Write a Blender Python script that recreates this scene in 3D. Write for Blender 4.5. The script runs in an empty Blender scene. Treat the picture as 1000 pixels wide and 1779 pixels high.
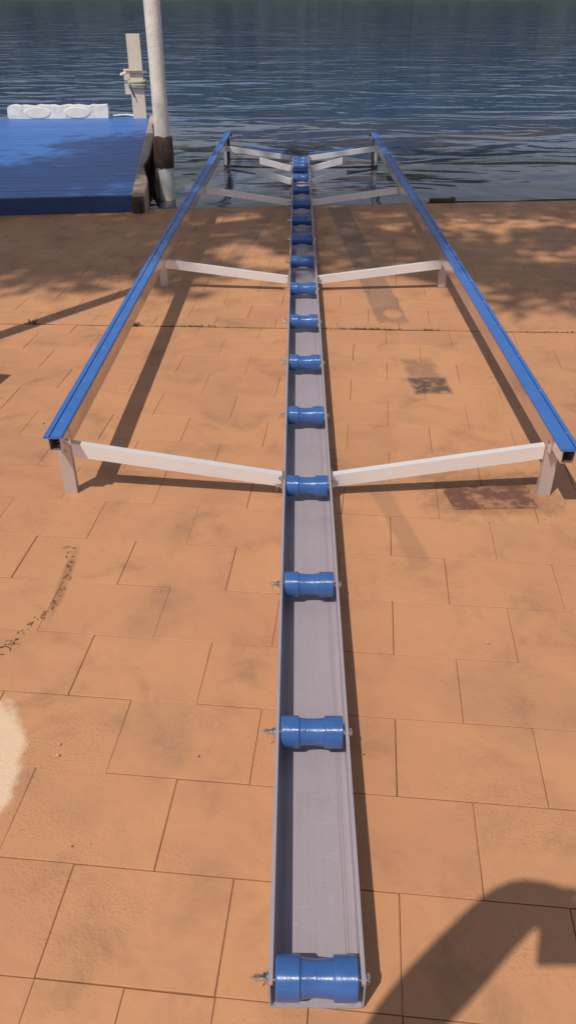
import bpy, bmesh, math, random
from mathutils import Vector, Matrix
R = math.radians
random.seed(7)
scn = bpy.context.scene
COL = scn.collection

# ------------------------------------------------------------------ camera
cam_d = bpy.data.cameras.new('camera')
cam = bpy.data.objects.new('camera', cam_d); COL.objects.link(cam)
cam.location = (0, 0, 1.5)
cam.rotation_euler = (R(90 - 33.346), 0, 0)
cam_d.sensor_fit = 'VERTICAL'; cam_d.sensor_height = 24.0
cam_d.lens = 24.0 * 1370 / 1779
cam_d.clip_start = 0.02; cam_d.clip_end = 3000
scn.camera = cam
scn.render.resolution_x = 575; scn.render.resolution_y = 1024
# ------------------------------------------------------------------ light
SD = Vector((0.41, 0.535, -1.0))            # direction the sunlight travels
SUN_EL = math.atan2(1.0, math.hypot(SD.x, SD.y))
SUN_AZ = math.atan2(-SD.x, -SD.y)
world = bpy.data.worlds.new('World'); scn.world = world
world.use_nodes = True
nt = world.node_tree; nt.nodes.clear()
sky = nt.nodes.new('ShaderNodeTexSky'); sky.sky_type = 'NISHITA'; sky.sun_disc = False
sky.sun_elevation = SUN_EL; sky.sun_rotation = SUN_AZ % (2 * math.pi)
sky.dust_density = .6; sky.air_density = 1.0; sky.ozone_density = 2.0
bg = nt.nodes.new('ShaderNodeBackground'); bg.inputs['Strength'].default_value = 0.105
wo = nt.nodes.new('ShaderNodeOutputWorld')
hs = nt.nodes.new('ShaderNodeHueSaturation'); hs.inputs['Saturation'].default_value = .42
nt.links.new(sky.outputs[0], hs.inputs['Color']); nt.links.new(hs.outputs[0], bg.inputs[0]); nt.links.new(bg.outputs[0], wo.inputs[0])
sun_d = bpy.data.lights.new('sun', 'SUN'); sun_d.energy = 3.8; sun_d.angle = R(0.53)
sun_d.color = (1.0, 0.92, 0.79)
sun = bpy.data.objects.new('sun', sun_d); COL.objects.link(sun)
sun.rotation_euler = SD.to_track_quat('-Z', 'Y').to_euler(); sun.location = (-4, -5, 10)
scn.view_settings.view_transform = 'Standard'; scn.view_settings.look = 'None'
scn.view_settings.exposure = -0.15; scn.view_settings.gamma = 1.0
scn.view_settings.use_curve_mapping = False

# ------------------------------------------------------------------ helpers
def link(name, me, mat=None, parent=None, loc=None, smooth=False):
    o = bpy.data.objects.new(name, me); COL.objects.link(o)
    if mat and me and not me.materials: me.materials.append(mat)
    if parent: o.parent = parent
    if loc: o.location = loc
    if smooth:
        for p in me.polygons: p.use_smooth = True
    return o
def tag(o, label=None, cat=None, group=None, kind=None):
    if label: o['label'] = label
    if cat: o['category'] = cat
    if group: o['group'] = group
    if kind: o['kind'] = kind
    return o
def empty(name, loc=(0, 0, 0), rz=0):
    o = bpy.data.objects.new(name, None); COL.objects.link(o)
    o.location = loc; o.rotation_euler = (0, 0, rz); o.empty_display_size = .1
    return o
def mesh_from(bm, name='m', bevel=0, seg=2, smooth_angle=None):
    if bevel:
        es = [e for e in bm.edges if len(e.link_faces) == 2 and e.calc_face_angle(0) > R(25)]
        bmesh.ops.bevel(bm, geom=es, offset=bevel, segments=seg, profile=.5, affect='EDGES', clamp_overlap=True)
    bmesh.ops.recalc_face_normals(bm, faces=bm.faces)
    me = bpy.data.meshes.new(name); bm.to_mesh(me); bm.free()
    return me
def box(bm, x0, x1, y0, y1, z0, z1, M=None):
    v = [bm.verts.new(p) for p in ((x0,y0,z0),(x1,y0,z0),(x1,y1,z0),(x0,y1,z0),(x0,y0,z1),(x1,y0,z1),(x1,y1,z1),(x0,y1,z1))]
    for f in ((3,2,1,0),(4,5,6,7),(0,1,5,4),(1,2,6,5),(2,3,7,6),(3,0,4,7)): bm.faces.new([v[i] for i in f])
    if M: bmesh.ops.transform(bm, matrix=M, verts=v)
    return v
def extrude_path(bm, prof, pts, closed=True, cap=True):
    """sweep a profile (list of (side, up)) through pts; side = horizontal normal of the path."""
    rings = []
    n = len(pts)
    for i, p in enumerate(pts):
        a = Vector(pts[max(i-1, 0)]); b = Vector(pts[min(i+1, n-1)])
        d = (b - a).normalized(); s = d.cross(Vector((0, 0, 1))).normalized(); u = s.cross(d)
        rings.append([bm.verts.new(Vector(p) + s*q[0] + u*q[1]) for q in prof])
    k = len(prof)
    for r0, r1 in zip(rings, rings[1:]):
        for j in range(k if closed else k-1):
            bm.faces.new((r0[j], r0[(j+1) % k], r1[(j+1) % k], r1[j]))
    if cap and closed:
        bm.faces.new(rings[0][::-1]); bm.faces.new(rings[-1])
    return rings
def lathe(bm, prof, seg=28, axis='x', cap=True, M=None):
    """prof list of (t, r) along axis"""
    rings = []; allv = []
    for t, r in prof:
        ring = []
        for k in range(seg):
            a = 2*math.pi*k/seg
            c, s = r*math.cos(a), r*math.sin(a)
            co = {'x': (t, c, s), 'y': (c, t, s), 'z': (c, s, t)}[axis]
            ring.append(bm.verts.new(co))
        rings.append(ring); allv += ring
    for r0, r1 in zip(rings, rings[1:]):
        for j in range(seg): bm.faces.new((r0[j], r0[(j+1) % seg], r1[(j+1) % seg], r1[j]))
    if cap: bm.faces.new(rings[0][::-1]); bm.faces.new(rings[-1])
    if M: bmesh.ops.transform(bm, matrix=M, verts=allv)
    return rings
def tube(bm, pts, rad, seg=8):
    rings = []; n = len(pts); pts = [Vector(p) for p in pts]; up = Vector((0.13, .07, 1)).normalized()
    for i, p in enumerate(pts):
        d = (pts[min(i+1, n-1)] - pts[max(i-1, 0)]).normalized()
        s = d.cross(up)
        if s.length < .1: s = d.cross(Vector((1, 0, 0)))
        s.normalize(); u = s.cross(d)
        r = rad[i] if isinstance(rad, (list, tuple)) else rad
        rings.append([bm.verts.new(p + (s*math.cos(2*math.pi*k/seg) + u*math.sin(2*math.pi*k/seg))*r) for k in range(seg)])
    for r0, r1 in zip(rings, rings[1:]):
        for j in range(seg): bm.faces.new((r0[j], r0[(j+1) % seg], r1[(j+1) % seg], r1[j]))
    bm.faces.new(rings[0][::-1]); bm.faces.new(rings[-1])

# ---- materials
class NT:
    def __init__(s, name):
        s.m = bpy.data.materials.new(name); s.m.use_nodes = True
        s.t = s.m.node_tree; s.b = s.t.nodes['Principled BSDF']; s.out = s.t.nodes['Material Output']
    def n(s, typ, **kw):
        nd = s.t.nodes.new(typ)
        for k, v in kw.items():
            if hasattr(nd, k) and not k.startswith('i_'): setattr(nd, k, v)
        return nd
    def set(s, sock, v):
        if isinstance(v, bpy.types.NodeSocket): s.t.links.new(v, sock)
        else: sock.default_value = v
    def math(s, op, a, b=0.0, c=None, clamp=False):
        nd = s.n('ShaderNodeMath'); nd.operation = op; nd.use_clamp = clamp
        s.set(nd.inputs[0], a); s.set(nd.inputs[1], b)
        if c is not None: s.set(nd.inputs[2], c)
        return nd.outputs[0]
    def pos(s): return s.n('ShaderNodeNewGeometry').outputs['Position']
    def obj(s): return s.n('ShaderNodeTexCoord').outputs['Object']
    def n_y(s, vec):
        q = s.n('ShaderNodeSeparateXYZ'); s.t.links.new(vec, q.inputs[0]); return q.outputs[1]
    def noise(s, vec, scale, detail=4, rough=.55, stretch=None, dist=0):
        if stretch:
            mp = s.n('ShaderNodeMapping'); mp.inputs['Scale'].default_value = stretch
            s.t.links.new(vec, mp.inputs[0]); vec = mp.outputs[0]
        nd = s.n('ShaderNodeTexNoise'); s.t.links.new(vec, nd.inputs['Vector'])
        nd.inputs['Scale'].default_value = scale; nd.inputs['Detail'].default_value = detail
        nd.inputs['Roughness'].default_value = rough; nd.inputs['Distortion'].default_value = dist
        return nd.outputs['Fac']
    def ramp(s, f, lo, hi, a=0.0, b=1.0):
        nd = s.n('ShaderNodeMapRange'); nd.interpolation_type = 'SMOOTHSTEP'
        s.set(nd.inputs['Value'], f); s.set(nd.inputs['From Min'], lo); s.set(nd.inputs['From Max'], hi)
        nd.inputs['To Min'].default_value = a; nd.inputs['To Max'].default_value = b
        return nd.outputs['Result']
    def mix(s, f, a, b, mode='MIX'):
        nd = s.n('ShaderNodeMix'); nd.data_type = 'RGBA'; nd.blend_type = mode
        s.set(nd.inputs[0], f)
        for i, v in ((6, a), (7, b)):
            if isinstance(v, (tuple, list)) and len(v) == 3: v = (*v, 1)
            s.set(nd.inputs[i], v)
        return nd.outputs[2]
    def bump(s, h, strength=.3, dist=.01, normal=None):
        nd = s.n('ShaderNodeBump'); nd.inputs['Strength'].default_value = strength
        nd.inputs['Distance'].default_value = dist; s.set(nd.inputs['Height'], h)
        if normal: s.t.links.new(normal, nd.inputs['Normal'])
        return nd.outputs[0]
    def fin(s, color=None, rough=None, normal=None, metal=None, spec=None):
        if color is not None:
            s.set(s.b.inputs['Base Color'], (*color, 1) if isinstance(color, tuple) and len(color) == 3 else color)
        if rough is not None: s.set(s.b.inputs['Roughness'], rough)
        if metal is not None: s.set(s.b.inputs['Metallic'], metal)
        if spec is not None: s.set(s.b.inputs['Specular IOR Level'], spec)
        if normal is not None: s.t.links.new(normal, s.b.inputs['Normal'])
        return s.m
def worn(name, c1, c2, rough=.5, metal=0, scale=9, bscale=60, bstr=.15, stretch=None, fine=None, spec=None, dirt=None):
    t = NT(name); p = t.obj()
    f = t.ramp(t.noise(p, scale, 5, .6, stretch), .35, .65)
    c = t.mix(f, c1, c2)
    if dirt:
        g = t.ramp(t.noise(p, scale*2.3, 6, .7), .54, .72)
        c = t.mix(t.math('MULTIPLY', g, .6), c, dirt)
    rr = t.ramp(t.noise(p, scale*3, 4), .3, .7, max(rough-.1, .05), rough+.1)
    h = t.noise(p, bscale, 4, .6, stretch)
    return t.fin(c, rr, t.bump(h, bstr, .004), metal, spec)

# --- tile / floor material with stains and marks, in floor coordinates
def floor_mat():
    t = NT('painted_tile'); p = t.pos()
    info = t.n('ShaderNodeObjectInfo').outputs['Random']
    big = t.noise(p, 1.1, 4, .6); mid = t.noise(p, 4.5, 6, .65, dist=.4); fine = t.noise(p, 60, 4, .65)
    c = t.mix(t.ramp(big, .35, .68), (.535, .262, .136), (.470, .226, .124))
    c = t.mix(t.ramp(info, 0, 1, 0, .42), c, (.570, .290, .140))
    grime = t.ramp(mid, .48, .74)
    c = t.mix(t.math('MULTIPLY', grime, .58), c, (.270, .140, .085))
    blot = t.ramp(t.noise(p, 2.3, 3, .5, dist=1.2), .52, .68)
    pit_area = t.ramp(t.noise(p, 2.9, 3, .5), .47, .62)
    pit = t.noise(p, 170, 3, .6)
    pitm = t.math('MULTIPLY', t.ramp(pit, .55, .68), pit_area)
    c = t.mix(t.math('MULTIPLY', blot, .22), c, (.30, .17, .11))
    c = t.mix(t.math('MULTIPLY', pitm, .38), c, (.22, .115, .07))
    # scattered little dark specks
    vo = t.n('ShaderNodeTexVoronoi'); vo.inputs['Scale'].default_value = 7.5; t.t.links.new(p, vo.inputs['Vector'])
    sp = t.ramp(vo.outputs['Distance'], .028, .018)
    c = t.mix(t.math('MULTIPLY', sp, .8), c, (.06, .035, .03))
    warp = t.math('SUBTRACT', t.noise(p, 9, 5, .65), .5)
    def rect(cx, cy, hx, hy, ang, soft=.25, wob=1.0):
        sub = t.n('ShaderNodeVectorMath'); sub.operation = 'SUBTRACT'; t.t.links.new(p, sub.inputs[0]); sub.inputs[1].default_value = (cx, cy, 0)
        rot = t.n('ShaderNodeVectorRotate'); rot.rotation_type = 'Z_AXIS'; t.t.links.new(sub.outputs[0], rot.inputs['Vector']); rot.inputs['Angle'].default_value = -ang
        xyz = t.n('ShaderNodeSeparateXYZ'); t.t.links.new(rot.outputs[0], xyz.inputs[0])
        ax = t.math('DIVIDE', t.math('ABSOLUTE', xyz.outputs[0]), hx); ay = t.math('DIVIDE', t.math('ABSOLUTE', xyz.outputs[1]), hy)
        m = t.math('ADD', t.math('MAXIMUM', ax, ay), t.math('MULTIPLY', warp, wob))
        return t.ramp(m, 1+soft/2, 1-soft/2), ax, ay
    def disc(cx, cy, rx, ry, soft=.2, wob=.5):
        sub = t.n('ShaderNodeVectorMath'); sub.operation = 'SUBTRACT'; t.t.links.new(p, sub.inputs[0]); sub.inputs[1].default_value = (cx, cy, 0)
        dv = t.n('ShaderNodeVectorMath'); dv.operation = 'DIVIDE'; t.t.links.new(sub.outputs[0], dv.inputs[0]); dv.inputs[1].default_value = (rx, ry, 1)
        ln = t.n('ShaderNodeVectorMath'); ln.operation = 'LENGTH'; t.t.links.new(dv.outputs[0], ln.inputs[0])
        return t.ramp(t.math('ADD', ln.outputs['Value'], t.math('MULTIPLY', warp, wob)), 1+soft/2, 1-soft/2)
    nz = t.ramp(t.noise(p, 22, 5, .7), .22, .56)
    # long darker band with a pale ring near its end, fainter band beside
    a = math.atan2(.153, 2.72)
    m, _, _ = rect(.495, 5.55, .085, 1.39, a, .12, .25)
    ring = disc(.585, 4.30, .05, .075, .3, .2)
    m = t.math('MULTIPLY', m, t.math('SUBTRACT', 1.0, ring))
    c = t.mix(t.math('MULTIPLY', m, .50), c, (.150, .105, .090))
    m, _, _ = rect(-.26, 6.05, .055, .8, -.16, .3, .4)
    c = t.mix(t.math('MULTIPLY', m, .35), c, (.16, .11, .09))
    # dark square stain
    m, _, _ = rect(.648, 3.33, .082, .085, .05, .35, .7)
    c = t.mix(t.math('MULTIPLY', t.math('MULTIPLY', m, nz), .9), c, (.085, .058, .052))
    m, _, _ = rect(.635, 3.52, .075, .12, .05, .5, .8)
    c = t.mix(t.math('MULTIPLY', t.math('MULTIPLY', m, nz), .5), c, (.12, .08, .07))
    m, _, _ = rect(.375, 2.2, .035, .22, .2, .6, .8)
    c = t.mix(t.math('MULTIPLY', m, .3), c, (.17, .1, .08))
    # rust bled round the old plate
    m, _, _ = rect(.72, 2.40, .22, .15, 0, .5, 1.8)
    c = t.mix(t.math('MULTIPLY', t.math('MULTIPLY', m, nz), .45), c, (.16, .085, .05))
    # pale patches at the lower left
    m = disc(-.88, 1.16, .265, .31, .14, .45)
    c = t.mix(t.math('MULTIPLY', m, .58), c, (.86, .68, .52))
    m = disc(-.66, .62, .1, .12, .5, .7)
    c = t.mix(t.math('MULTIPLY', m, .35), c, (.75, .55, .40))
    # brown smear under the dried weed
    m = disc(-.682, 1.90, .016, .16, .8, 1.0)
    c = t.mix(t.math('MULTIPLY', t.math('MULTIPLY', m, nz), .5), c, (.2, .09, .05))
    h = t.math('ADD', t.math('MULTIPLY', fine, .35), t.math('MULTIPLY', pit, t.math('MULTIPLY', pit_area, .9)))
    nrm = t.bump(h, .55, .004)
    nrm = t.bump(t.noise(p, 7, 3, .5), .35, .02, nrm)
    return t.fin(c, t.ramp(mid, .3, .7, .55, .75), nrm, spec=.35)

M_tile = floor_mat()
M_bed = worn('joint_mortar', (.27, .135, .08), (.19, .095, .06), .95, scale=6, bscale=90, bstr=.6)
M_crack = worn('crack_soil', (.030, .020, .014), (.06, .04, .025), 1, scale=20, bscale=120, bstr=.8)
M_conc = worn('quay_concrete', (.20, .16, .13), (.13, .11, .09), .9, scale=3, bscale=40, bstr=.5, dirt=(.05, .05, .03))

def alu(name, c1, c2, rough, metal, axis=(60, 1.2, 60), b=.08):
    t = NT(name); p = t.obj()
    streak = t.noise(p, 5, 4, .7, axis); cl = t.noise(p, 3.5, 4, .6)
    c = t.mix(t.ramp(streak, .35, .65), c1, c2)
    c = t.mix(t.math('MULTIPLY', t.ramp(cl, .5, .75), .35), c, tuple(x*.62 for x in c1))
    scratch = t.ramp(t.noise(p, 26, 2, .5, (1, 14, 1), 1.5), .66, .72)
    c = t.mix(t.math('MULTIPLY', scratch, .25), c, (.8, .78, .78))
    return t.fin(c, t.ramp(cl, .3, .7, rough-.07, rough+.09), t.bump(streak, b, .003), metal)
M_beam = alu('brushed_aluminium', (.37, .32, .37), (.40, .35, .40), .40, .12)
M_rail = alu('rail_aluminium', (.74, .66, .62), (.70, .62, .59), .24, .85)
M_arm = alu('mill_aluminium', (.80, .77, .79), (.76, .73, .75), .42, .25, axis=(1.2, 60, 60))
M_leg = alu('leg_aluminium', (.58, .51, .49), (.53, .465, .45), .42, .4, axis=(60, 60, 1.2))
M_darkleg = worn('weedy_leg', (.055, .04, .032), (.03, .026, .02), .7, scale=18, bscale=60, bstr=.5)
M_steel = worn('zinc_steel', (.78, .76, .72), (.6, .58, .55), .22, 1.0, scale=30, bstr=.05)
def roller_mat():
    t = NT('blue_plastic'); p = t.obj()
    ring = t.noise(p, 1, 3, .6, (900, 6, 6)); f = t.noise(p, 25, 4, .6)
    c = t.mix(t.ramp(f, .35, .65), (.038, .110, .330), (.045, .125, .370))
    return t.fin(c, t.ramp(f, .3, .7, .14, .24), t.bump(ring, .45, .0012), 0, .6)
M_roller = roller_mat()
M_cap = worn('blue_skid', (.036, .140, .470), (.044, .155, .500), .36, scale=14, bscale=120, bstr=.10, dirt=(.05, .17, .5))
M_slot = worn('slot_blue', (.012, .035, .14), (.01, .03, .11), .6)

# ------------------------------------------------------------------ ground, quay, water
def quay_y(x): return 6.985 + .09*(x - .25)
quay = None
bm = bmesh.new()
pts = [(-14, quay_y(-14)-.002), (-14, -9), (14, -9), (14, quay_y(14)-.002)]
top = [bm.verts.new((x, y, -.007)) for x, y in pts]; bot = [bm.verts.new((x, y, -2.2)) for x, y in pts]
bm.faces.new(top)
for i in range(4): bm.faces.new((top[i], top[(i+1) % 4], bot[(i+1) % 4], bot[i]))
quay = link('quay', mesh_from(bm), M_bed); tag(quay, kind='structure')

TU, TV, A = .3325, .2274, R(5.45); ca, sa = math.cos(A), math.sin(A)
def to_xy(u, v): return (u*ca + v*sa, -u*sa + v*ca)
def crack_y(x): return 4.143 - .045*(x + 1.564)
def clip(poly, fn):
    out = []
    for i, a in enumerate(poly):
        b = poly[(i+1) % len(poly)]; fa, fb = fn(*a), fn(*b)
        if fa >= 0: out.append(a)
        if (fa >= 0) != (fb >= 0):
            t = fa/(fa-fb); out.append((a[0]+(b[0]-a[0])*t, a[1]+(b[1]-a[1])*t))
    return out
def tile_prism(bm, poly, z1=0.0, ch=.0013, z0=-.0065):
    n = len(poly); cx = sum(p[0] for p in poly)/n; cy = sum(p[1] for p in poly)/n
    def ins(p, d):
        v = Vector((cx-p[0], cy-p[1])); l = v.length; v *= d/l; return (p[0]+v.x, p[1]+v.y)
    lo = [bm.verts.new((*p, z0)) for p in poly]; mi = [bm.verts.new((*p, z1-ch)) for p in poly]
    hi = [bm.verts.new((*ins(p, ch*1.6), z1)) for p in poly]
    bm.faces.new(hi)
    for i in range(n):
        j = (i+1) % n
        bm.faces.new((lo[i], lo[j], mi[j], mi[i])); bm.faces.new((mi[i], mi[j], hi[j], hi[i]))
cells = []
G = .0011
rt = random.Random(3)
for region in (0, 1):
    u_sh, v_sh = (0, 0) if region == 0 else (.07, .09)
    for r in range(-44, 42):
        v0 = .687 + r*TV + v_sh; v1 = v0 + TV
        half = (r % 2 == 0)
        off = (-.529 if half else -.6945) + u_sh
        w = TU
        split = (region == 0 and r == -1)
        for k in range(-46, 48):
            u0 = off + k*TU
            segs = [(u0, u0+TU)]
            if split: segs = [(u0, u0+TU/2), (u0+TU/2, u0+TU)]
            for (a, b) in segs:
                j = lambda: rt.uniform(-.0009, .0009)
                g = G*rt.uniform(.6, 1.25)
                gu = g*rt.choice((.35, .55, .8)); q = [(a+gu+j()*.5, v0+g+j()), (b-gu+j()*.5, v0+g+j()), (b-gu+j()*.5, v1-g+j()), (a+gu+j()*.5, v1-g+j())]
                poly = [to_xy(*p) for p in q]
                if max(abs(p[0]) for p in poly) > 13.8: continue
                if min(p[1] for p in poly) < -8.9: continue
                if region == 0: poly = clip(poly, lambda x, y: crack_y(x) - .0085 + .003*math.sin(x*9) - y)
                else:
                    poly = clip(poly, lambda x, y: y - crack_y(x) - .0085 + .003*math.sin(x*7+1))
                    if len(poly) > 2: poly = clip(poly, lambda x, y: quay_y(x) - y)
                if len(poly) < 3: continue
                n = len(poly); ar = abs(sum(poly[i][0]*poly[(i+1) % n][1]-poly[(i+1) % n][0]*poly[i][1] for i in range(n)))/2
                if ar < .0012: continue
                cells.append((poly, sum(p[0] for p in poly)/n, sum(p[1] for p in poly)/n))
def vis_score(c):
    x, y = c[1], c[2]
    de = y*.8354 + 1.5*.5497
    if de < .5: return 99 + abs(y)
    px = 500 + 1370*x/de; py = 889.5 + 1370*(1.5*.8354 - y*.5497)/de
    over = max(0, -px, px-1000)/600 + max(0, py-1779)/300
    return over*9 + (0 if over == 0 else 6) + y*.5
cells.sort(key=vis_score)
near, rest = cells[:300], cells[300:]
for poly, cx, cy in near:
    bm = bmesh.new(); dz = rt.uniform(-.0009, .0006)
    sx, sy = rt.uniform(-.003, .003), rt.uniform(-.003, .003)
    P2 = [(x-cx, y-cy) for x, y in poly]
    tile_prism(bm, P2, dz)
    for v in bm.verts:
        if v.co.z > -.005: v.co.z += v.co.x*sx + v.co.y*sy
    bmesh.ops.remove_doubles(bm, verts=bm.verts, dist=1e-5)
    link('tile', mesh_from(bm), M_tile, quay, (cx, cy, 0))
bm = bmesh.new()
for poly, cx, cy in rest: tile_prism(bm, poly, rt.uniform(-.0009, .0006))
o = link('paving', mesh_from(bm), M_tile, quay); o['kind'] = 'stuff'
# soil filling the long crack
bm = bmesh.new(); prev = None
for i in range(241):
    x = -9 + i*.075; y = crack_y(x) + rt.uniform(-.004, .004); w = rt.uniform(.003, .009); z = -.0058 + rt.uniform(0, .0035)
    cur = [bm.verts.new((x, y-w-.003, -.006)), bm.verts.new((x, y, z)), bm.verts.new((x, y+w+.003, -.006))]
    if prev:
        bm.faces.new((prev[0], cur[0], cur[1], prev[1])); bm.faces.new((prev[1], cur[1], cur[2], prev[2]))
    prev = cur
o = link('joint_soil', mesh_from(bm), M_crack, quay)
# quay face coping
bm = bmesh.new()
for i in range(28):
    x0 = -14 + i; x1 = x0+1-.006
    a = bm.verts.new
    q = [(x0, quay_y(x0)+.001), (x1, quay_y(x1)+.001), (x1, quay_y(x1)+.03), (x0, quay_y(x0)+.03)]
    lo = [a((*p, -.5)) for p in q]; hi = [a((*p, -.004)) for p in q]
    bm.faces.new(hi); [bm.faces.new((lo[k], lo[(k+1) % 4], hi[(k+1) % 4], hi[k])) for k in range(4)]
link('edge_course', mesh_from(bm, bevel=.004, seg=1), M_conc, quay)

# water
WZ = -.045
def water_mat():
    t = NT('river_water'); p = t.pos()
    n1 = t.noise(p, .55, 2, .45, (1, 1.9, 1), 1.5)
    n2 = t.noise(p, 1.5, 3, .5, (1, 1.9, 1), .9)
    n3 = t.noise(p, 6, 2, .5, (1, 1.8, 1), .4)
    h = t.math('ADD', t.math('MULTIPLY', n1, 1.0), t.math('ADD', t.math('MULTIPLY', n2, .06), t.math('MULTIPLY', n3, .006)))
    calm = t.ramp(t.noise(p, .25, 2, .5, (1, 2, 1)), .35, .65, .45, 1.0)
    nrm = t.bump(t.math('MULTIPLY', h, t.math('MULTIPLY', calm, t.ramp(t.n_y(p), 8, 20, .45, 1.0))), 1.0, .066)
    xyz = t.n('ShaderNodeSeparateXYZ'); t.t.links.new(p, xyz.inputs[0])
    nearf = t.ramp(xyz.outputs[1], 7.0, 16, 1, 0)
    patch = t.ramp(t.noise(p, .8, 4, .6, (1, 1.6, 1), 1.0), .38, .66)
    c = t.mix(patch, (.030, .076, .190), (.042, .080, .160))
    c = t.mix(t.math('MULTIPLY', nearf, t.math('ADD', .35, t.math('MULTIPLY', patch, .5))), c, (.085, .066, .060))
    brown_mottle = t.ramp(t.noise(p, .9, 4, .55, (1, 2.6, 1), 1.6), .50, .62)  # paler brownish streaks mixed into the near water's colour
    c = t.mix(t.math('MULTIPLY', t.math('MULTIPLY', brown_mottle, t.ramp(xyz.outputs[1], 7.0, 15, 1, 0)), .65), c, (.150, .118, .098))
    m = t.fin(c, .05, nrm, 0, .13); t.b.inputs['IOR'].default_value = 1.33
    return m
M_water = water_mat()
bm = bmesh.new(); q = [(-500, -400), (500, -400), (500, 420), (-500, 420)]
bm.faces.new([bm.verts.new((x, y, WZ)) for x, y in q])
water = link('water', mesh_from(bm), M_water); tag(water, kind='structure')
bm = bmesh.new(); bm.faces.new([bm.verts.new((x, y, -2.6)) for x, y in q])
bed = link('river_bed', mesh_from(bm), worn('brown_mottle', (.10, .08, .05), (.06, .05, .03), 1)); tag(bed, kind='structure')

# far bank and its wood (unseen but for reflection), hill added to darken the water
M_bank = worn('bank_grass', (.028, .034, .026), (.045, .05, .035), 1, scale=.05, bscale=2)
M_wood = worn('far_foliage', (.030, .040, .026), (.050, .055, .034), 1, scale=.2, bscale=3, bstr=.6)
def added_hill(x, y):
    t = min(max((y-262)/150, 0), 1); t = t*t*(3-2*t)
    return 2.5 + t*(46 + 10*math.sin(x*.011+1) + 5*math.sin(x*.031))
bm = bmesh.new(); prev = None; BY = [236, 240, 262, 285, 310, 335, 360, 385, 415]
for i in range(91):
    x = -720 + i*16; w = 2.4*math.sin(i*.7)
    cur = [bm.verts.new((x, y + (w if y < 250 else 0), (WZ-.5 if k == 0 else 1.4 if k == 1 else added_hill(x, y)))) for k, y in enumerate(BY)]
    if prev:
        for k in range(len(BY)-1): bm.faces.new((prev[k], cur[k], cur[k+1], prev[k+1]))
    prev = cur
tag(link('far_bank_and_added_hill', mesh_from(bm), M_bank), kind='structure')
bm = bmesh.new(); rw = random.Random(5)
for i in range(1700):
    x = rw.uniform(-330, 330); y = 246 + 165*rw.random()**1.2
    r = rw.uniform(3.5, 6.5)
    m = Matrix.Translation((x, y, added_hill(x, y) + rw.uniform(.2, 4.5))) @ Matrix.Diagonal((r, r*.8, r*.9, 1))
    res = bmesh.ops.create_icosphere(bm, subdivisions=1, radius=1, matrix=m)
    for v in res['verts']: v.co += Vector((rw.uniform(-1, 1), rw.uniform(-1, 1), rw.uniform(-1, 1)))
tag(link('far_wood', mesh_from(bm), M_wood), kind='stuff')

# ------------------------------------------------------------------ THE ROLLER SLIPWAY
slip = empty('roller_slipway', (.043, 0, 0), -math.atan(.0100))
tag(slip, 'long silver aluminium boat slipway with blue rollers down its channel and blue capped side rails', 'boat slipway')
Y0, Y1 = .682, 8.95
HW, HT, TH = .0835, .086, .0035
# channel beam: open U section with small lips
bm = bmesh.new()
rd = .008
outer = [(-HW, HT), (-HW, rd), (-HW+rd*.3, rd*.3), (-HW+rd, 0), (HW-rd, 0), (HW-rd*.3, rd*.3), (HW, rd), (HW, HT)]
inner = [(HW-.0075, HT), (HW-.0075, HT-.006), (HW-TH, HT-.008), (HW-TH, TH+rd), (HW-TH-rd*.3, TH+rd*.3), (HW-TH-rd, TH),
         (-HW+TH+rd, TH), (-HW+TH+rd*.3, TH+rd*.3), (-HW+TH, TH+rd), (-HW+TH, HT-.008), (-HW+.0075, HT-.006), (-HW+.0075, HT)]
prof = outer + inner
ra = [bm.verts.new((x, Y0, z+.001)) for x, z in prof]; rb = [bm.verts.new((x, Y1, z+.001)) for x, z in prof]
n = len(prof)
for i in range(n): bm.faces.new((ra[i], ra[(i+1) % n], rb[(i+1) % n], rb[i]))
bm.faces.new(ra[::-1]); bm.faces.new(rb)
beam = link('channel_beam', mesh_from(bm), M_beam, slip)
# shallow extruded ridges on the channel floor
bm = bmesh.new()
for x in (-.062, -.056, .056, .062):
    box(bm, x-.0009, x+.0009, Y0+.002, Y1-.002, TH+.0008, TH+.0026)
link('floor_ridges', mesh_from(bm), M_beam, beam)

# roller + pins
def roller_mesh(k):
    bm = bmesh.new()
    e, m0, m1 = .0372, .0325, .0302
    pr = [(-.0715, .030), (-.0715, e-.003), (-.069, e), (-.031, e), (-.0292, e-.0015), (-.0286, m0), (-.015, m1+.0008), (0, m1), (.015, m1+.0008),
          (.0286, m0), (.0292, e-.0015), (.031, e), (.069, e), (.0715, e-.003), (.0715, .030)]
    lathe(bm, pr, 40)
    me = mesh_from(bm); [setattr(p, 'use_smooth', True) for p in me.polygons]
    me.set_sharp_from_angle(angle=R(22))
    return me
def pin_mesh():
    bm = bmesh.new()
    lathe(bm, [(-HW-.026, .0045), (-HW-.025, .0056), (HW+.004, .0056), (HW+.0045, .010), (HW+.0085, .0085), (HW+.010, .005)], 16)
    return mesh_from(bm)
def washer_mesh():
    bm = bmesh.new(); lathe(bm, [(-HW-.0035, .0115), (-HW-.0015, .0115)], 18); lathe(bm, [(-HW-.010, .0095), (-HW-.004, .0095)], 6)
    return mesh_from(bm)
def clip_mesh():
    bm = bmesh.new(); x = -HW-.019
    pts = [(x, -.004, .016), (x, 0, .008), (x, 0, -.010), (x-.003, -.004, -.021), (x-.006, -.010, -.027)]
    tube(bm, pts, .0011, 6)
    loop = [(x + .008*math.cos(a)-.004, -.002, .013 + .0065*math.sin(a)) for a in [i*math.pi/5 for i in range(11)]]
    tube(bm, loop, .0011, 6)
    tube(bm, [(x, .001, -.008), (x-.004, .004, -.014), (x-.002, .010, -.019)], .0011, 6)
    return mesh_from(bm)
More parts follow.
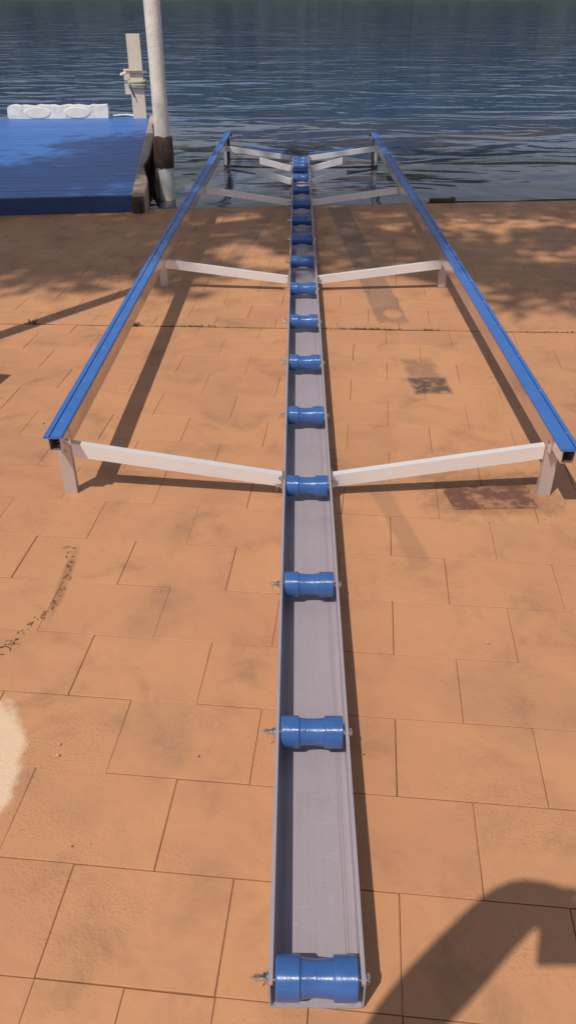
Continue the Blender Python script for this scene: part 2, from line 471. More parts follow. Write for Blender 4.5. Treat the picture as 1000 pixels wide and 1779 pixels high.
RM, PM, WM, CM = roller_mesh(0), pin_mesh(), washer_mesh(), clip_mesh()
AZ = .061
ys = [.704 + .5500*k for k in range(14)] + [8.22, 8.42, 8.62, 8.82]
rr = random.Random(11)
for i, y in enumerate(ys):
    ro = link('roller', RM, M_roller, slip, (0.0, y, AZ+rr.uniform(-.0006, .0006)))
    if i: ro.rotation_euler = (rr.uniform(0, 3), 0, rr.uniform(-.010, .010))
    ax = link('axle_pin', PM, M_steel, slip, (0, y, AZ))
    wa = link('nut', WM, M_steel, ax)
    cl = link('split_pin', CM, M_steel, ax); cl.rotation_euler = (rr.uniform(-.5, .9), 0, 0)
# small bolts on the channel floor behind the first roller
for x in (-.048, .046):
    bm = bmesh.new(); lathe(bm, [(TH, .006), (TH+.005, .006)], 6, 'z', M=Matrix.Translation((x, .762, 0)))
    fb = link('floor_bolt', mesh_from(bm), M_steel, slip)
    bm = bmesh.new(); tube(bm, [(x-.008, .765, TH+.002), (x, .770, TH+.009), (x+.009, .766, TH+.004)], .0012, 6)
    link('split_pin', mesh_from(bm), M_steel, fb)

# side arms: angle section rising from the beam to each rail
def arm(side, yb, xo, zb, zo, h=.052, fl=.026, name='cross_arm', dy=.02):
    bm = bmesh.new(); t = .004
    pr = [(0, 0), (0, h), (fl, h), (fl, h-t), (t, h-t), (t, 0)]     # (back, up)
    xi = HW + .003
    ri = [bm.verts.new((side*xi, yb + b, zb + u*(0.92))) for b, u in pr]
    ro = [bm.verts.new((side*xo, yb + dy + b, zo + u)) for b, u in pr]
    n = len(pr)
    for i in range(n): bm.faces.new((ri[i], ri[(i+1) % n], ro[(i+1) % n], ro[i]))
    bm.faces.new(ri[::-1]); bm.faces.new(ro)
    a = link(name, mesh_from(bm, bevel=.0012, seg=1), M_arm, slip)
    # fixing bracket with bolts at the beam
    bm = bmesh.new()
    for zz in (.055, .085):
        lathe(bm, [(side*(HW+.001), .008), (side*(HW+.009), .008)], 6, M=Matrix.Translation((0, yb-.012, zz)))
        lathe(bm, [(side*(HW+.001), .0045), (side*(HW+.016), .0045)], 8, M=Matrix.Translation((0, yb-.012, zz)))
    box(bm, min(side*(HW+.0015), side*(HW+.004)), max(side*(HW+.0015), side*(HW+.004)), yb-.028, yb+.03, .03, .10)
    link('arm_bracket', mesh_from(bm), M_steel, a)
    return a
XL = .843
def leg(side, y, ztop, mat=None, z0=.001, x=XL, w=.046, lean=0):
    """folded leg: a front plate with a rounded head and a return along the inner edge"""
    bm = bmesh.new(); t = .004; hw = w/2
    def plate(y0, y1):
        pts = [(-hw, z0), (hw, z0), (hw, ztop-.018), (hw*.72, ztop-.005), (hw*.3, ztop), (-hw*.3, ztop), (-hw*.72, ztop-.005), (-hw, ztop-.018)]
        f = [bm.verts.new((px + lean*(ztop-pz), y0, pz)) for px, pz in pts]; b = [bm.verts.new((px + lean*(ztop-pz), y1, pz)) for px, pz in pts]
        bm.faces.new(f); bm.faces.new(b[::-1])
        for i in range(len(pts)): bm.faces.new((f[i], b[i], b[(i+1) % len(pts)], f[(i+1) % len(pts)]))
    plate(y, y+t)
    s = -side
    x0, x1 = sorted((s*hw, s*(hw-t)))
    box(bm, x0, x1, y+t+.0005, y+.026, z0, ztop-.03)
    l = link('leg', mesh_from(bm), mat or M_leg, slip, (side*x, 0, 0))
    bm = bmesh.new()
    lathe(bm, [(y-.004, .0075), (y, .0085)], 14, 'y', M=Matrix.Translation((0, 0, ztop-.045)))
    link('bolt', mesh_from(bm), M_leg, l)
    return l
for s in (-1, 1):
    arm(s, 2.375, .815, .043, .150)
    leg(s, 2.392, .215)
    arm(s, 4.70, .82, .043, .130, h=.048)
    leg(s, 4.775, .195)
    arm(s, 6.78, .775, .043, .135, h=.048, name='cross_arm')
    arm(s, 7.62, .41, .043, .125, h=.056, name='cradle_arm', dy=.01)
    arm(s, 8.24, .40, .043, .115, h=.056, name='cradle_arm', dy=.01)
    arm(s, 8.86, .775, .045, .130, h=.05)
    # rear leg standing in the water, bright fixing plate at its head
    leg(s, 9.03, .24, M_darkleg, z0=-1.6, x=.775, w=.062, lean=s*.035)
    bm = bmesh.new()
    box(bm, s*.79-.016, s*.79+.016, 8.985, 8.995, -.02, .21)
    link('fixing_plate', mesh_from(bm, bevel=.003, seg=1), M_arm, slip)
    # short struts under the rear arms
    bm = bmesh.new(); tube(bm, [(s*.10, 8.70, .012), (s*.45, 8.80, -.01), (s*.77, 8.97, -.03)], .010, 8)
    link('strut', mesh_from(bm), M_darkleg, slip)
# blue strip along the rear arm's back
for s in (-1, 1):
    bm = bmesh.new(); x0, x1 = sorted((s*.09, s*.56))
    v = box(bm, x0, x1, 8.905, 8.925, .092, .106)
    for q in v: q.co.z += abs(q.co.x)*.11 - .004
    link('skid_strip', mesh_from(bm, bevel=.002, seg=1), M_cap, slip)

# side rails: box section of aluminium, blue skid cap with a T slot
for s in (-1, 1):
    ya = 2.325 if s < 0 else 2.255
    def rx(y): return s*(.846 - .058*(y-2.3)/6.9)
    def rz(y): return .262 - .030*max(0, (y-4.8))/4.4
    path = [(rx(y), y, rz(y)) for y in [ya + (9.35-ya)*i/14 for i in range(15)]]
    path += [(rx(9.44), 9.44, rz(9.4)-.006), (rx(9.5), 9.50, rz(9.4)-.022), (rx(9.54), 9.535, rz(9.4)-.05)]
    def prof_box(w, h, t=.003):
        return [(-w, 0), (w, 0), (w, -h), (-w, -h)], [(-w+t, -t), (w-t, -t), (w-t, -h+t), (-w+t, -h+t)]
    bm = bmesh.new()
    po, pi = prof_box(.0215, .050)
    r1 = extrude_path(bm, po, path, cap=False); r2 = extrude_path(bm, pi[::-1], path, cap=False)
    for e in (0, -1):
        a, b = r1[e], r2[e][::-1]
        for i in range(4): bm.faces.new((a[i], a[(i+1) % 4], b[(i+1) % 4], b[i]))
    rail = link('side_rail', mesh_from(bm), M_rail, slip)
    # inner web plate hanging below/inside the box
    bm = bmesh.new()
    inx = -s*.0245
    extrude_path(bm, [(-s*.0222, -.002), (-s*.0262, -.002), (-s*.0262, -.072), (-s*.0222, -.072)], path[1:-3] if False else [(p[0], p[1]+(.10 if i == 0 else 0), p[2]) for i, p in enumerate(path[:-3])])
    link('web_plate', mesh_from(bm), M_rail, slip)
    # cap: 62 mm wide, slot at outer third
    bm = bmesh.new()
    so = .010*(-1)      # slot offset (towards outside of left / inside of right in the photo)
    if s > 0: so = .014
    w = .0315
    cp = [(-w, .0005), (-w, .009), (-w+.003, .0115), (so-.0022, .0115), (so-.0022, .0045), (so+.0022, .0045), (so+.0022, .0115), (w-.003, .0115), (w, .009), (w, .0005)]
    pth = [(p[0], p[1] + (-.012 if i == 0 else 0), p[2]) for i, p in enumerate(path)]
    extrude_path(bm, cp[::-1], pth)
    cap_o = link('skid_cap', mesh_from(bm), M_cap, rail)
    # screw heads
    scr = bmesh.new(); lathe(scr, [(0, .0052), (.0012, .0045), (.0016, .002)], 12, 'z'); sm = mesh_from(scr)
    k = 0; y = ya + .10
    while y < 9.0:
        x = rx(y) + (.018 if s > 0 else .004)
        link('screw', sm, M_steel, rail, (x, y, rz(y)+.0115)); y += .335
    # eye bolt joining rail and leg
    bm = bmesh.new(); lathe(bm, [(0, .007), (.012, .007)], 6, 'y', M=Matrix.Translation((s*.822, 2.372, .222)))
    tube(bm, [(s*.818, 2.37, .226), (s*.835, 2.365, .229), (s*.85, 2.37, .222)], .004, 8)
    link('joining_bolt', mesh_from(bm), M_steel, slip)
    bm = bmesh.new(); lathe(bm, [(0, .006), (.010, .006)], 6, 'y', M=Matrix.Translation((s*.822, 4.755, .20)))
    link('joining_bolt', mesh_from(bm), M_steel, slip)

# ------------------------------------------------------------------ PONTOON
M_blue = None
def blue_deck():
    t = NT('blue_deck_paint'); p = t.obj()
    f = t.noise(p, 3, 5, .65, (1, 3, 1)); fine = t.noise(p, 20, 4, .6, (1, 9, 1))
    c = t.mix(t.ramp(f, .35, .65), (.034, .140, .470), (.042, .165, .54))
    c = t.mix(t.math('MULTIPLY', t.ramp(fine, .56, .72), .35), c, (.07, .18, .48))
    return t.fin(c, .42, t.bump(fine, .3, .004))
M_blue = blue_deck()
M_timber = worn('weathered_timber', (.52, .40, .33), (.38, .28, .22), .75, scale=5, bscale=24, bstr=.5, stretch=(1, .25, 1), dirt=(.10, .07, .05))
M_endgrain = worn('dark_timber', (.10, .06, .04), (.05, .03, .022), .85, scale=12, bscale=60, bstr=.6)
M_white = worn('white_paint', (.88, .86, .82), (.70, .67, .62), .55, scale=8, bscale=40, bstr=.3, dirt=(.42, .38, .33))
M_cream = worn('cream_timber', (.76, .65, .53), (.68, .57, .46), .6, scale=6, bscale=30, bstr=.3, stretch=(1, 1, .2), dirt=(.36, .28, .21))
pa = math.atan(.1155)                      # deck turned a little anticlockwise from the camera's line
pont = empty('floating_pontoon', (-1.262, 6.775, 0), pa)
tag(pont, 'blue painted plank pontoon with timber edge board moored against the quay', 'pontoon')
DW, DL, DZ = 4.6, 4.80, .13
bm = bmesh.new(); y = .012; rp = random.Random(2)
while y < DL-.05:
    w = .118; z = DZ - rp.uniform(0, .0018)
    box(bm, -DW, -.004, y, y+w-.007, DZ-.03, z); y += w
o = link('deck_planks', mesh_from(bm, bevel=.0025, seg=1), M_blue, pont); o['kind'] = 'stuff'
bm = bmesh.new(); box(bm, -DW, -.004, -.028, .008, .003, DZ-.002); link('front_board', mesh_from(bm, bevel=.004, seg=1), worn('front_board_blue', (.012, .035, .13), (.016, .045, .16), .5, scale=5, stretch=(1, 6, 6)), pont)  # front board in a darker blue than the deck
bm = bmesh.new(); box(bm, -DW, -.05, .05, DL, -.28, DZ-.034); link('float_hull', mesh_from(bm, bevel=.01, seg=1), M_endgrain, pont)
# uneven edge timber on the right
bm = bmesh.new(); rings = []
for i in range(17):
    yy = -.05 + (DL+.06)*i/16; wob = .012*math.sin(i*1.3) + rp.uniform(-.006, .006); wi = .085 + .02*math.sin(i*.8+1)
    zt = DZ + .018 + .006*math.sin(i*2.1)
    rings.append([bm.verts.new(c) for c in ((0, yy, -.02), (0, yy, zt), (.01, yy, zt+.006), (wi-.01+wob, yy, zt+.004), (wi+wob, yy, zt-.006), (wi+wob*.6, yy, -.10), (0.002, yy, -.10))])
for a, b in zip(rings, rings[1:]):
    for j in range(7): bm.faces.new((a[j], a[(j+1) % 7], b[(j+1) % 7], b[j]))
bm.faces.new(rings[0][::-1]); bm.faces.new(rings[-1])
link('edge_timber', mesh_from(bm), M_timber, pont)
bm = bmesh.new(); box(bm, -.01, .088, -.075, -.053, .002, DZ-.005); box(bm, .012, .05, -.098, -.077, .002, .09)
link('timber_end', mesh_from(bm, bevel=.004, seg=1), M_endgrain, pont)
for i in range(5):
    bm = bmesh.new(); box(bm, .012, .05, .5+i*.9, .62+i*.9, -.35, -.102); link('bearer', mesh_from(bm, bevel=.004, seg=1), M_endgrain, pont)
# white scalloped board at the far end
bm = bmesh.new()
def scallop(x):
    z = .155
    for cx, r in ((-1.18, .085), (-.62, .10)):
        d = abs(x-cx)
        if d < r: z = .155 - .0*math.sqrt(r*r-d*d)
    return z
fd = empty('dock_fender', Vector((-2.98, 11.42, DZ+.001)), R(3)); tag(fd, 'low white painted fender block lying along the far edge of the blue pontoon', 'fender')
pr = [(-.64, 0), (-.655, .03), (-.65, .12), (-.62, .145), (.60, .150), (.63, .13), (.64, .03), (.635, 0)]
pr = [(-.64, 0), (-.655, .03), (-.65, .12)] + [(-.63+i*.063, .148 + .007*math.sin(i*2.3) + .005*math.sin(i*1.1)) for i in range(21)] + [(.645, .125), (.64, .03), (.635, 0)]
f = [bm.verts.new((x, 0, z)) for x, z in pr]; b = [bm.verts.new((x*.99, .16, z)) for x, z in pr]
bm.faces.new(f); bm.faces.new(b[::-1])
for i in range(len(pr)): bm.faces.new((f[i], b[i], b[(i+1) % len(pr)], f[(i+1) % len(pr)]))
link('block', mesh_from(bm, bevel=.006, seg=2), M_white, fd)
for cx in (-.27, .24):
    bm = bmesh.new(); lathe(bm, [(-.006, .085), (-.002, .09), (.0, .09)], 24, 'y', M=Matrix.Translation((cx, -.001, .07)) @ Matrix.Diagonal((1.9, 1, .72, 1)))
    link('round_pad', mesh_from(bm), worn('pad_cream', (.84, .81, .76), (.78, .74, .68), .6), fd, smooth=False)
# white rope from fender to post
bm = bmesh.new(); pts = [(-2.0 - .05*i*1.0, 11.56 + .02*math.sin(i), DZ + .012 + .018*abs(math.sin(i*.45))) for i in range(0, 30)]
tube(bm, pts, .011, 8); tag(link('mooring_rope', mesh_from(bm), M_white), 'thin white rope lying along the far deck edge beside the cream post', 'rope')
# cream post with bracket and rope turns
post = empty('mooring_post', (-1.935, 11.50, DZ-.0), R(6)); tag(post, 'square cream timber post with bracket and rope turns at the far corner of the pontoon', 'post')
def bxo(name, a, mat, par, bev=.005):
    bm = bmesh.new(); box(bm, *a); return link(name, mesh_from(bm, bevel=bev, seg=2), mat, par)
bxo('shaft', (-.083, .083, -.06, .06, 0, .945), M_cream, post, .008)
bxo('side_cleat', (-.16, -.086, -.02, .06, .28, .56), M_cream, post, .02)
br = bxo('bracket', (-.125, .14, -.085, -.063, .52, .548), worn('dull_metal', (.42, .36, .30), (.3, .25, .2), .5, .4), post, .003)
bm = bmesh.new(); tube(bm, [(-.12, -.075, .53), (-.19, -.06, .50), (-.20, .02, .505), (-.12, .07, .53)], .012, 8); link('hook', mesh_from(bm), M_cream, br)
for z0, rr_ in ((.43, .020), (.395, .020), (.365, .017)):
    bm = bmesh.new(); pts = [(.105*math.copysign(abs(math.cos(a))**.6, math.cos(a)), .085*math.copysign(abs(math.sin(a))**.6, math.sin(a)), z0 + .012*math.sin(a+z0*30)) for a in [i*2*math.pi/24 for i in range(25)]]
    tube(bm, pts, rr_, 8); link('rope_turn', mesh_from(bm), worn('old_rope', (.5, .46, .36), (.38, .35, .27), .9, bscale=200, bstr=.8), post, smooth=True)
bm = bmesh.new(); tube(bm, [(-.09, -.09, .40), (-.07, -.095, .32), (-.045, -.085, .25)], .009, 6); link('rope_tail', mesh_from(bm), M_endgrain, post)

# ------------------------------------------------------------------ WHITE PILE
def pile_mat():
    t = NT('pile_paint'); p = t.obj()
    xyz = t.n('ShaderNodeSeparateXYZ'); t.t.links.new(p, xyz.inputs[0])
    f = t.noise(p, 5, 5, .65); fl = t.noise(p, 30, 5, .7)
    c = t.mix(t.ramp(f, .35, .7), (.80, .77, .74), (.68, .64, .60))
    c = t.mix(t.math('MULTIPLY', t.ramp(fl, .60, .68), .75), c, (.30, .24, .20))
    tide = t.ramp(t.math('ADD', xyz.outputs[2], t.math('MULTIPLY', f, .15)), .06, .0)
    c = t.mix(t.math('MULTIPLY', tide, .55), c, t.mix(t.ramp(fl, .4, .6), (.035, .027, .02), (.07, .05, .035)))
    return t.fin(c, .6, t.bump(fl, .5, .01))
bm = bmesh.new()
pr = []
for i in range(56):
    z = -2.0 + i*.1; r = .067 + .002*math.sin(z*5) + (.010*(1-abs(z-.02)/.22) if abs(z-.02) < .22 else 0) - .0015*max(0, z); pr.append((z, r))
lathe(bm, pr, 24, 'z')
rpl = random.Random(4)
for v in bm.verts:
    if v.co.z < .6: v.co.x += rpl.uniform(-.003, .003); v.co.y += rpl.uniform(-.003, .003)
pile = empty('mooring_pile', (-1.08, 7.45, 0))
tag(pile, 'tall round white painted pile with a dark collar standing between pontoon and left rail', 'pile')
link('shaft', mesh_from(bm), pile_mat(), pile, smooth=True)
bm = bmesh.new(); lathe(bm, [(.22, .070), (.228, .082), (.30, .088), (.40, .086), (.46, .080), (.475, .070)], 20, 'z')
for v in bm.verts: v.co += Vector((rpl.uniform(-.004, .004), rpl.uniform(-.004, .004), rpl.uniform(-.008, .008)))
link('collar', mesh_from(bm), M_endgrain, pile, smooth=True)
# dark sheet standing in for the shade between edge timber and pile
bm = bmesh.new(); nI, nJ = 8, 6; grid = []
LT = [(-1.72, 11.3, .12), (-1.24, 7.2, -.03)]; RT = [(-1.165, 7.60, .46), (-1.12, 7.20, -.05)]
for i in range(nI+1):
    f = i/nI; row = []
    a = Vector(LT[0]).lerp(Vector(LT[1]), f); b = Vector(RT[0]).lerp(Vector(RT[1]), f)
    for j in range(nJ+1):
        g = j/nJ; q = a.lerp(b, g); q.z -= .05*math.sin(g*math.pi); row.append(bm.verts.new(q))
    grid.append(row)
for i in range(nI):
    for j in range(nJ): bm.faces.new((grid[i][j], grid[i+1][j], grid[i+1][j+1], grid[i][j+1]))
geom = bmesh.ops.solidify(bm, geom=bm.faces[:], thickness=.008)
tag(link('shade_sheet', mesh_from(bm), M_endgrain), 'dark sheet standing in for shade between the pontoon edge timber and the white pile', 'shade_panel')

# dark timber strip along the quay edge on the right
def along(x, off, z): return (x, quay_y(x)+off, z)
bm = bmesh.new(); tube(bm, [along(1.20+i*.25, .055, -.012 + .004*math.sin(i*1.7)) for i in range(16)], .013, 8)
tag(link('edge_pipe', mesh_from(bm), M_endgrain), 'dark thin pipe lying along the water edge of the quay', 'pipe')
bm = bmesh.new(); box(bm, 1.215, 1.42, 7.105, 7.15, .004, .028); box(bm, 1.40, 1.43, 7.10, 7.155, .004, .036)
tag(link('edge_cleat', mesh_from(bm, bevel=.006), M_endgrain), 'small dark cleat on the quay edge beside the right rail', 'cleat')

# ------------------------------------------------------------------ rusty plate in the paving
def rust_mat():
    t = NT('rusty_plate'); p = t.pos()
    f = t.noise(p, 14, 6, .7); g = t.noise(p, 40, 4, .7)
    c = t.mix(t.ramp(f, .36, .56), (.36, .17, .095), (.15, .065, .04))
    c = t.mix(t.ramp(g, .60, .72), c, (.055, .028, .022))
    return t.fin(c, .8, t.bump(g, .6, .006))
bm = bmesh.new()
poly = [(.578, 2.292), (.872, 2.305), (.862, 2.452), (.556, 2.437)]
lo = [bm.verts.new((*q, -.001)) for q in poly]; hi = [bm.verts.new((*q, .0035)) for q in poly]
bm.faces.new(hi)
for k in range(4): bm.faces.new((lo[k], lo[(k+1) % 4], hi[(k+1) % 4], hi[k]))
for v in lo+hi: v.co.x += .0
plate = link('rusty_plate', mesh_from(bm, bevel=.001, seg=1), rust_mat()); tag(plate, 'rusty rectangular cover plate let into the tiles beside the right front leg', 'cover plate')

# ------------------------------------------------------------------ small litter: pebbles, dried weed, tufts
M_peb = worn('pebble_stone', (.55, .36, .24), (.36, .22, .15), .8, scale=60)
def pebble(x, y, r, label):
    bm = bmesh.new(); bmesh.ops.create_icosphere(bm, subdivisions=2, radius=r, matrix=Matrix.Translation((0, 0, r*.35)) @ Matrix.Diagonal((1, .8, .55, 1)))
    for v in bm.verts: v.co *= 1 + random.uniform(-.14, .14)
    tag(link('pebble', mesh_from(bm), M_peb, None, (x, y, .001)), label, 'pebble', 'pebbles scattered on the tiles')
for x, y, r, l in [(-.545, 1.268, .0045, 'upper of the two pale pebbles near the pale floor patch'), (-.54, 1.235, .005, 'lower of the two pale pebbles near the pale floor patch'),
                   (.552, 1.62, .006, 'small round pebble on the tiles right of the third roller'), (-.385, 1.845, .0035, 'tiny pale pebble on a tile joint left of the third roller'),
                   (-.96, 1.93, .004, 'tiny pebble on a joint left of the dried weed'), (-1.02, 2.95, .007, 'pale pebble at a tile corner beside the left rail'),
                   (-1.27, 3.2, .006, 'small pale pebble near the left edge level with the rail')]:
    pebble(x, y, r, l)
M_weed = worn('dried_weed', (.16, .075, .035), (.07, .035, .02), .9, scale=50)
bm = bmesh.new(); rd_ = random.Random(9)
cv = [(-.709, 2.076), (-.697, 1.99), (-.675, 1.94), (-.678, 1.82), (-.705, 1.732), (-.731, 1.69), (-.755, 1.64), (-.775, 1.597)]
def on_curve(t):
    f = t*(len(cv)-1); i = min(int(f), len(cv)-2); f -= i
    return cv[i][0]+(cv[i+1][0]-cv[i][0])*f, cv[i][1]+(cv[i+1][1]-cv[i][1])*f
for i in range(75):
    t = rd_.random(); x, y = on_curve(t); x += rd_.gauss(0, .007); y += rd_.gauss(0, .007)
    a = rd_.uniform(0, 6.28); L = rd_.uniform(.004, .014)
    p0 = Vector((x, y, .0015)); d = Vector((math.cos(a), math.sin(a), 0))*L
    tube(bm, [p0, p0+d*.5+Vector((d.y, -d.x, .5*L))*.3, p0+d], rd_.uniform(.0006, .0013), 4)
tube(bm, [(-.775+.018*math.cos(a), 1.59+.016*math.sin(a), .002) for a in [i*.5 for i in range(11)]], .0014, 5)
tag(link('dried_weed', mesh_from(bm), M_weed), 'brown strand of dried weed lying across the tiles at the left', 'dried weed', kind='stuff')
M_tuft = worn('weed_leaf', (.085, .075, .03), (.14, .11, .05), .8, scale=40)
def tuft(x, spread, n, hgt, label):
    bm = bmesh.new()
    for i in range(n):
        bx = rd_.gauss(0, spread); a = rd_.uniform(0, 6.28); L = hgt*rd_.uniform(.5, 1.1)
        d = Vector((math.cos(a), math.sin(a), 0)); s = Vector((-d.y, d.x, 0))*.0025
        p = Vector((bx, rd_.gauss(0, .004), 0)); q = p + d*L*.5 + Vector((0, 0, L*.7)); r = p + d*L + Vector((0, 0, L*.6))
        v = [bm.verts.new(c) for c in (p-s, p+s, q+s, q-s, r)]
        bm.faces.new(v[:4]); bm.faces.new((v[3], v[2], v[4]))
    tag(link('weed_tuft', mesh_from(bm), M_tuft, None, (x, crack_y(x), -.002)), label, 'weed', 'weeds in the long joint', 'stuff' if spread > .02 else None)
tuft(-.83, .012, 26, .035, 'small weed tuft in the long floor joint just inside the left rail')
tuft(-1.38, .008, 12, .035, 'tiny weed in the long floor joint outside the left rail')
tuft(.40, .075, 110, .014, 'flat moss patch in the long joint right of the channel')
tuft(.19, .05, 30, .012, 'thin moss in the long joint touching the channel shadow')
tuft(-.55, .09, 70, .012, 'flat moss in the long joint between left rail and channel')
tuft(.75, .03, 24, .014, 'sparse moss in the long joint midway to the right rail')
tuft(1.45, .10, 40, .012, 'thin moss in the long joint outside the right rail')

# ------------------------------------------------------------------ things beside and behind the camera that throw the shadows
M_bark = worn('bark', (.16, .12, .085), (.09, .07, .05), .95, scale=5, bscale=18, bstr=1)
# slim pole at the left, its shadow runs across the floor
bm = bmesh.new(); lathe(bm, [(0, .09), (.03, .09), (.04, .052), (3.9, .05), (3.95, .02)], 16, 'z')
tag(link('slim_pole', mesh_from(bm), M_white, None, (-2.12, 3.17, 0), smooth=False), 'slim white pole standing on the quay left of the slipway', 'pole')
# crate added next to it, out of view, to cast a shadow
cr = empty('shadow_crate', (-1.73, 3.02, 0), R(-12)); tag(cr, 'unseen wooden slatted crate added beside the slim pole to cast a shadow', 'crate')
for k in range(4):
    for (a0, a1, b0, b1) in ((-.17, .17, -.17, -.155), (-.17, .17, .155, .17), (-.17, -.155, -.153, .153), (.155, .17, -.153, .153)):
        bxo('shadow_crate_slat', (a0, a1, b0, b1, .02+k*.14, .145+k*.14), M_timber, cr, .003)
bxo('shadow_crate_base', (-.153, .153, -.153, .153, .02, .035), M_timber, cr, .002)
# tree
tree = empty('shade_tree', (-7.2, -1.6, 0)); tag(tree, 'large leafy tree standing left behind the camera and shading the quay edge', 'tree')
bm = bmesh.new(); T0 = Vector((0, 0, 0))
tube(bm, [(0, 0, -.02), (.05, .1, 1.2), (.25, .3, 2.8), (.6, .7, 4.2), (1.1, 1.3, 5.4)], [.34, .27, .23, .2, .17], 12)
trunk = link('trunk', mesh_from(bm), M_bark, tree, smooth=True)
limbs = [[(1.1, 1.3, 5.4), (1.6, 2.2, 7.2), (3.0, 3.2, 8.7), (5.0, 4.0, 9.3), (7.0, 4.4, 9.6)],
         [(1.1, 1.3, 5.4), (1.3, 2.9, 7.4), (1.9, 4.6, 8.8), (2.3, 6.0, 9.3)],
         [(1.1, 1.3, 5.4), (1.1, 2.2, 7.6), (1.2, 3.2, 9.4)],
         [(1.6, 2.2, 7.2), (2.9, 3.9, 8.6), (3.8, 5.2, 9.2), (5.0, 6.0, 9.5)]]
for L in limbs:
    bm = bmesh.new(); tube(bm, L, [.13*(1-i/(len(L)+.3))+.015 for i in range(len(L))], 8); link('limb', mesh_from(bm), M_bark, tree, smooth=True)
rl = random.Random(21)
bm = bmesh.new()
SDh = Vector((SD.x, SD.y))
lit = [(.12, 8.35, .85, .62), (-.42, 6.45, .38, .22), (-.28, 5.45, .38, .30), (-3.25, 10.1, .8, 1.1), (-2.75, 9.0, .42, .9), (-2.2, 10.7, .4, .45), (-3.7, 9.3, .5, .5), (2.05, 6.35, .8, .17), (1.9, 5.45, .6, .16),
       (-3.6, 8.9, .3, .35), (.6, 6.75, .3, .06), (-.65, 8.05, .42, .50), (.22, 9.1, .35, .6), (1.0, 9.4, .4, .7), (-.62, 9.5, .4, .6), (-1.1, 5.75, .3, .07)]
def ok(x, y):
    # ground point -> density of shade
    x, y = x + .16*math.sin(y*7+x*3) + .07*math.sin(y*17), y + .10*math.sin(x*8+1) + .05*math.sin(x*21)
    front = 4.72 - .06*x + .10*math.sin(x*2.3)
    if -.6 < x < .7: front += .25
    if x < -.9: front = 4.75 + .2*math.sin(x*5)
    if 1.0 < x < 2.7: front = 4.45 + .3*math.sin(x*4)
    if y < front: return 0
    for cx, cy, rx_, ry_ in lit:
        if ((x-cx)/rx_)**2 + ((y-cy)/ry_)**2 < 1: return .05
    if .35 < x < .8 and y < 6.9: return .75
    return 1
clumps = []
while len(clumps) < 380:
    x, y = rl.uniform(-4.8, 3.8), rl.uniform(4.2, 10.7)
    if x > -1.9 and y > 10: continue
    if rl.random() < ok(x, y): clumps.append((x, y, rl.uniform(8.2, 10.5)))
for gx, gy, z in clumps:
    c = Vector((gx - SD.x*z, gy - SD.y*z, z))
    for k in range(92):
        p = c + Vector((rl.gauss(0, .26), rl.gauss(0, .26), rl.gauss(0, .25)))
        g = p + SD*p.z
        if rl.random() > ok(g.x + rl.gauss(0, .05), g.y + rl.gauss(0, .05)): continue
        a = Matrix.Rotation(rl.uniform(0, 6.28), 3, 'Z') @ Matrix.Rotation(rl.uniform(-.9, .9), 3, 'X')
        l, w = rl.uniform(.055, .10), rl.uniform(.024, .042)
        q = [a @ Vector(v) + p for v in ((-l, 0, 0), (0, -w, 0), (l, 0, 0), (0, w, 0))]
        bm.faces.new([bm.verts.new(v - Vector(tree.location)) for v in q])
M_leafm = NT('green_leaf'); M_leafm.fin((.06, .10, .03), .6)
link('crown', mesh_from(bm), M_leafm.m, tree)['kind'] = 'stuff'

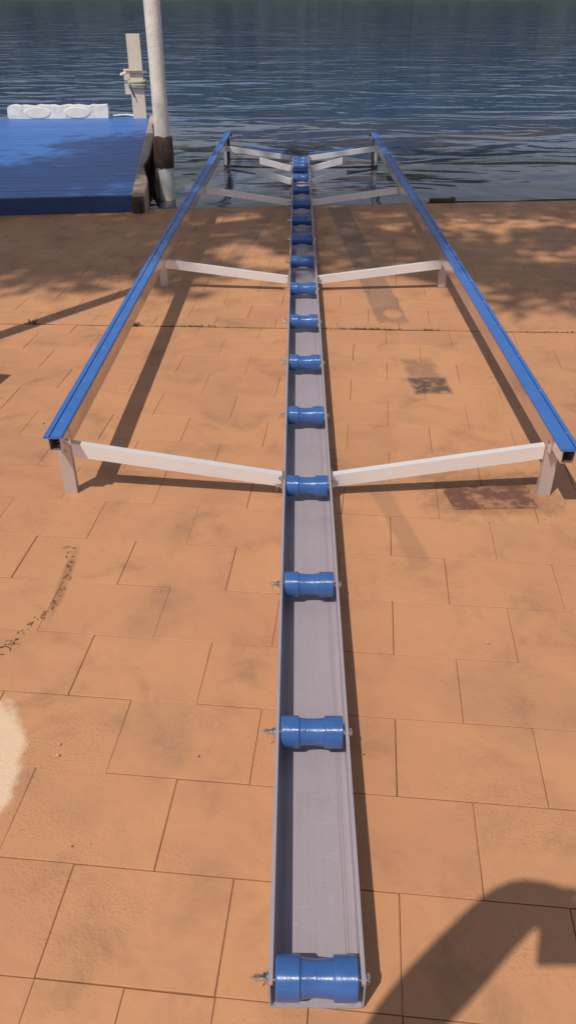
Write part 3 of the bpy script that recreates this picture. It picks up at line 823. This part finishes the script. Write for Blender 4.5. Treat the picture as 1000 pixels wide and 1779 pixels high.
# the photographer: only the shadow of arm and phone falls into the picture
def person():
    J = {'pelvis': (-.02, -.52, .93, .15), 'waist': (-.02, -.50, 1.08, .13), 'chest': (-.02, -.47, 1.28, .155), 'neck': (-.01, -.43, 1.46, .06),
         'headb': (0, -.40, 1.54, .075), 'head': (.01, -.38, 1.64, .095), 'headt': (.01, -.39, 1.72, .07),
         'shl': (-.20, -.44, 1.39, .065), 'ell': (-.395, -.095, 1.32, .066), 'wrl': (-.17, .065, 1.54, .056), 'hal': (-.10, .085, 1.58, .052),
         'shr': (.17, -.44, 1.39, .065), 'elr': (.30, -.20, 1.20, .046), 'wrr': (.13, -.05, 1.42, .030), 'har': (.075, -.03, 1.465, .034),
         'hipl': (-.12, -.52, .88, .095), 'knl': (-.14, -.49, .48, .062), 'anl': (-.15, -.54, .09, .042), 'tol': (-.17, -.40, .045, .035),
         'hipr': (.08, -.52, .88, .095), 'knr': (.11, -.50, .48, .062), 'anr': (.12, -.56, .09, .042), 'tor': (.15, -.42, .045, .035)}
    E = [('pelvis', 'waist'), ('waist', 'chest'), ('chest', 'neck'), ('neck', 'headb'), ('headb', 'head'), ('head', 'headt'), ('chest', 'shl'), ('shl', 'ell'), ('ell', 'wrl'), ('wrl', 'hal'),
         ('chest', 'shr'), ('shr', 'elr'), ('elr', 'wrr'), ('wrr', 'har'), ('pelvis', 'hipl'), ('hipl', 'knl'), ('knl', 'anl'), ('anl', 'tol'), ('pelvis', 'hipr'), ('hipr', 'knr'), ('knr', 'anr'), ('anr', 'tor')]
    names = list(J)
    # fingers
    def fing(root, tips):
        for i, chain in enumerate(tips):
            prev = root
            for k, q in enumerate(chain):
                nm = f'{root}_{i}_{k}'; J[nm] = (*q, .0095 - .001*k); names.append(nm); E.append((prev, nm)); prev = nm
    fing('hal', [[(-.10, .045, 1.595), (-.065, .04, 1.592), (-.04, .025, 1.57)], [(-.095, .05, 1.58), (-.06, .05, 1.575), (-.04, .04, 1.556)],
                 [(-.10, .05, 1.56), (-.07, .05, 1.55)], [(-.11, .04, 1.545), (-.085, .04, 1.535)], [(-.12, .01, 1.55), (-.10, -.02, 1.53)]])
    fing('har', [[(.058, -.012, 1.49), (.046, -.002, 1.49)], [(.055, -.015, 1.475), (.046, -.005, 1.472)], [(.055, -.02, 1.46), (.045, -.012, 1.455)], [(.057, -.025, 1.445), (.046, -.02, 1.44)], [(.05, -.045, 1.47), (.025, -.035, 1.465)]])
    me = bpy.data.meshes.new('person'); me.from_pydata([J[n][:3] for n in names], [(names.index(a), names.index(b)) for a, b in E], [])
    o = link('body', me, worn('skin_and_cloth', (.32, .2, .15), (.28, .17, .12), .7))
    sk = o.modifiers.new('skin', 'SKIN'); 
    if not me.skin_vertices: me.skin_vertices.new()
    sv = me.skin_vertices[0].data
    for i, n_ in enumerate(names):
        sv[i].radius = (J[n_][3], J[n_][3]); sv[i].use_root = (n_ == 'pelvis')
    o.modifiers.new('sub', 'SUBSURF').levels = 1; o.modifiers['sub'].render_levels = 2
    return o
pe = empty('person', (-.02, -.52, 0)); tag(pe, 'person standing behind the near end of the slipway holding up a phone with both hands', 'person')
bo = person(); bo.parent = pe; bo.location = (.02, .52, 0)
# phone, directly behind the lens position, facing away
ph = empty('phone', (0, 0, 1.5)); ph.rotation_euler = (R(90-33.346), 0, 0)
tag(ph, 'dark phone held up in both hands of the person', 'phone')
bm = bmesh.new(); box(bm, -.145, .045, -.04, .082, .006, .015); link('case', mesh_from(bm, bevel=.003), M_endgrain, ph)
bm = bmesh.new(); box(bm, -.138, .038, -.034, .03, .0155, .016); link('screen', mesh_from(bm), worn('screen_glass', (.02, .02, .02), (.02, .02, .02), .1), ph)
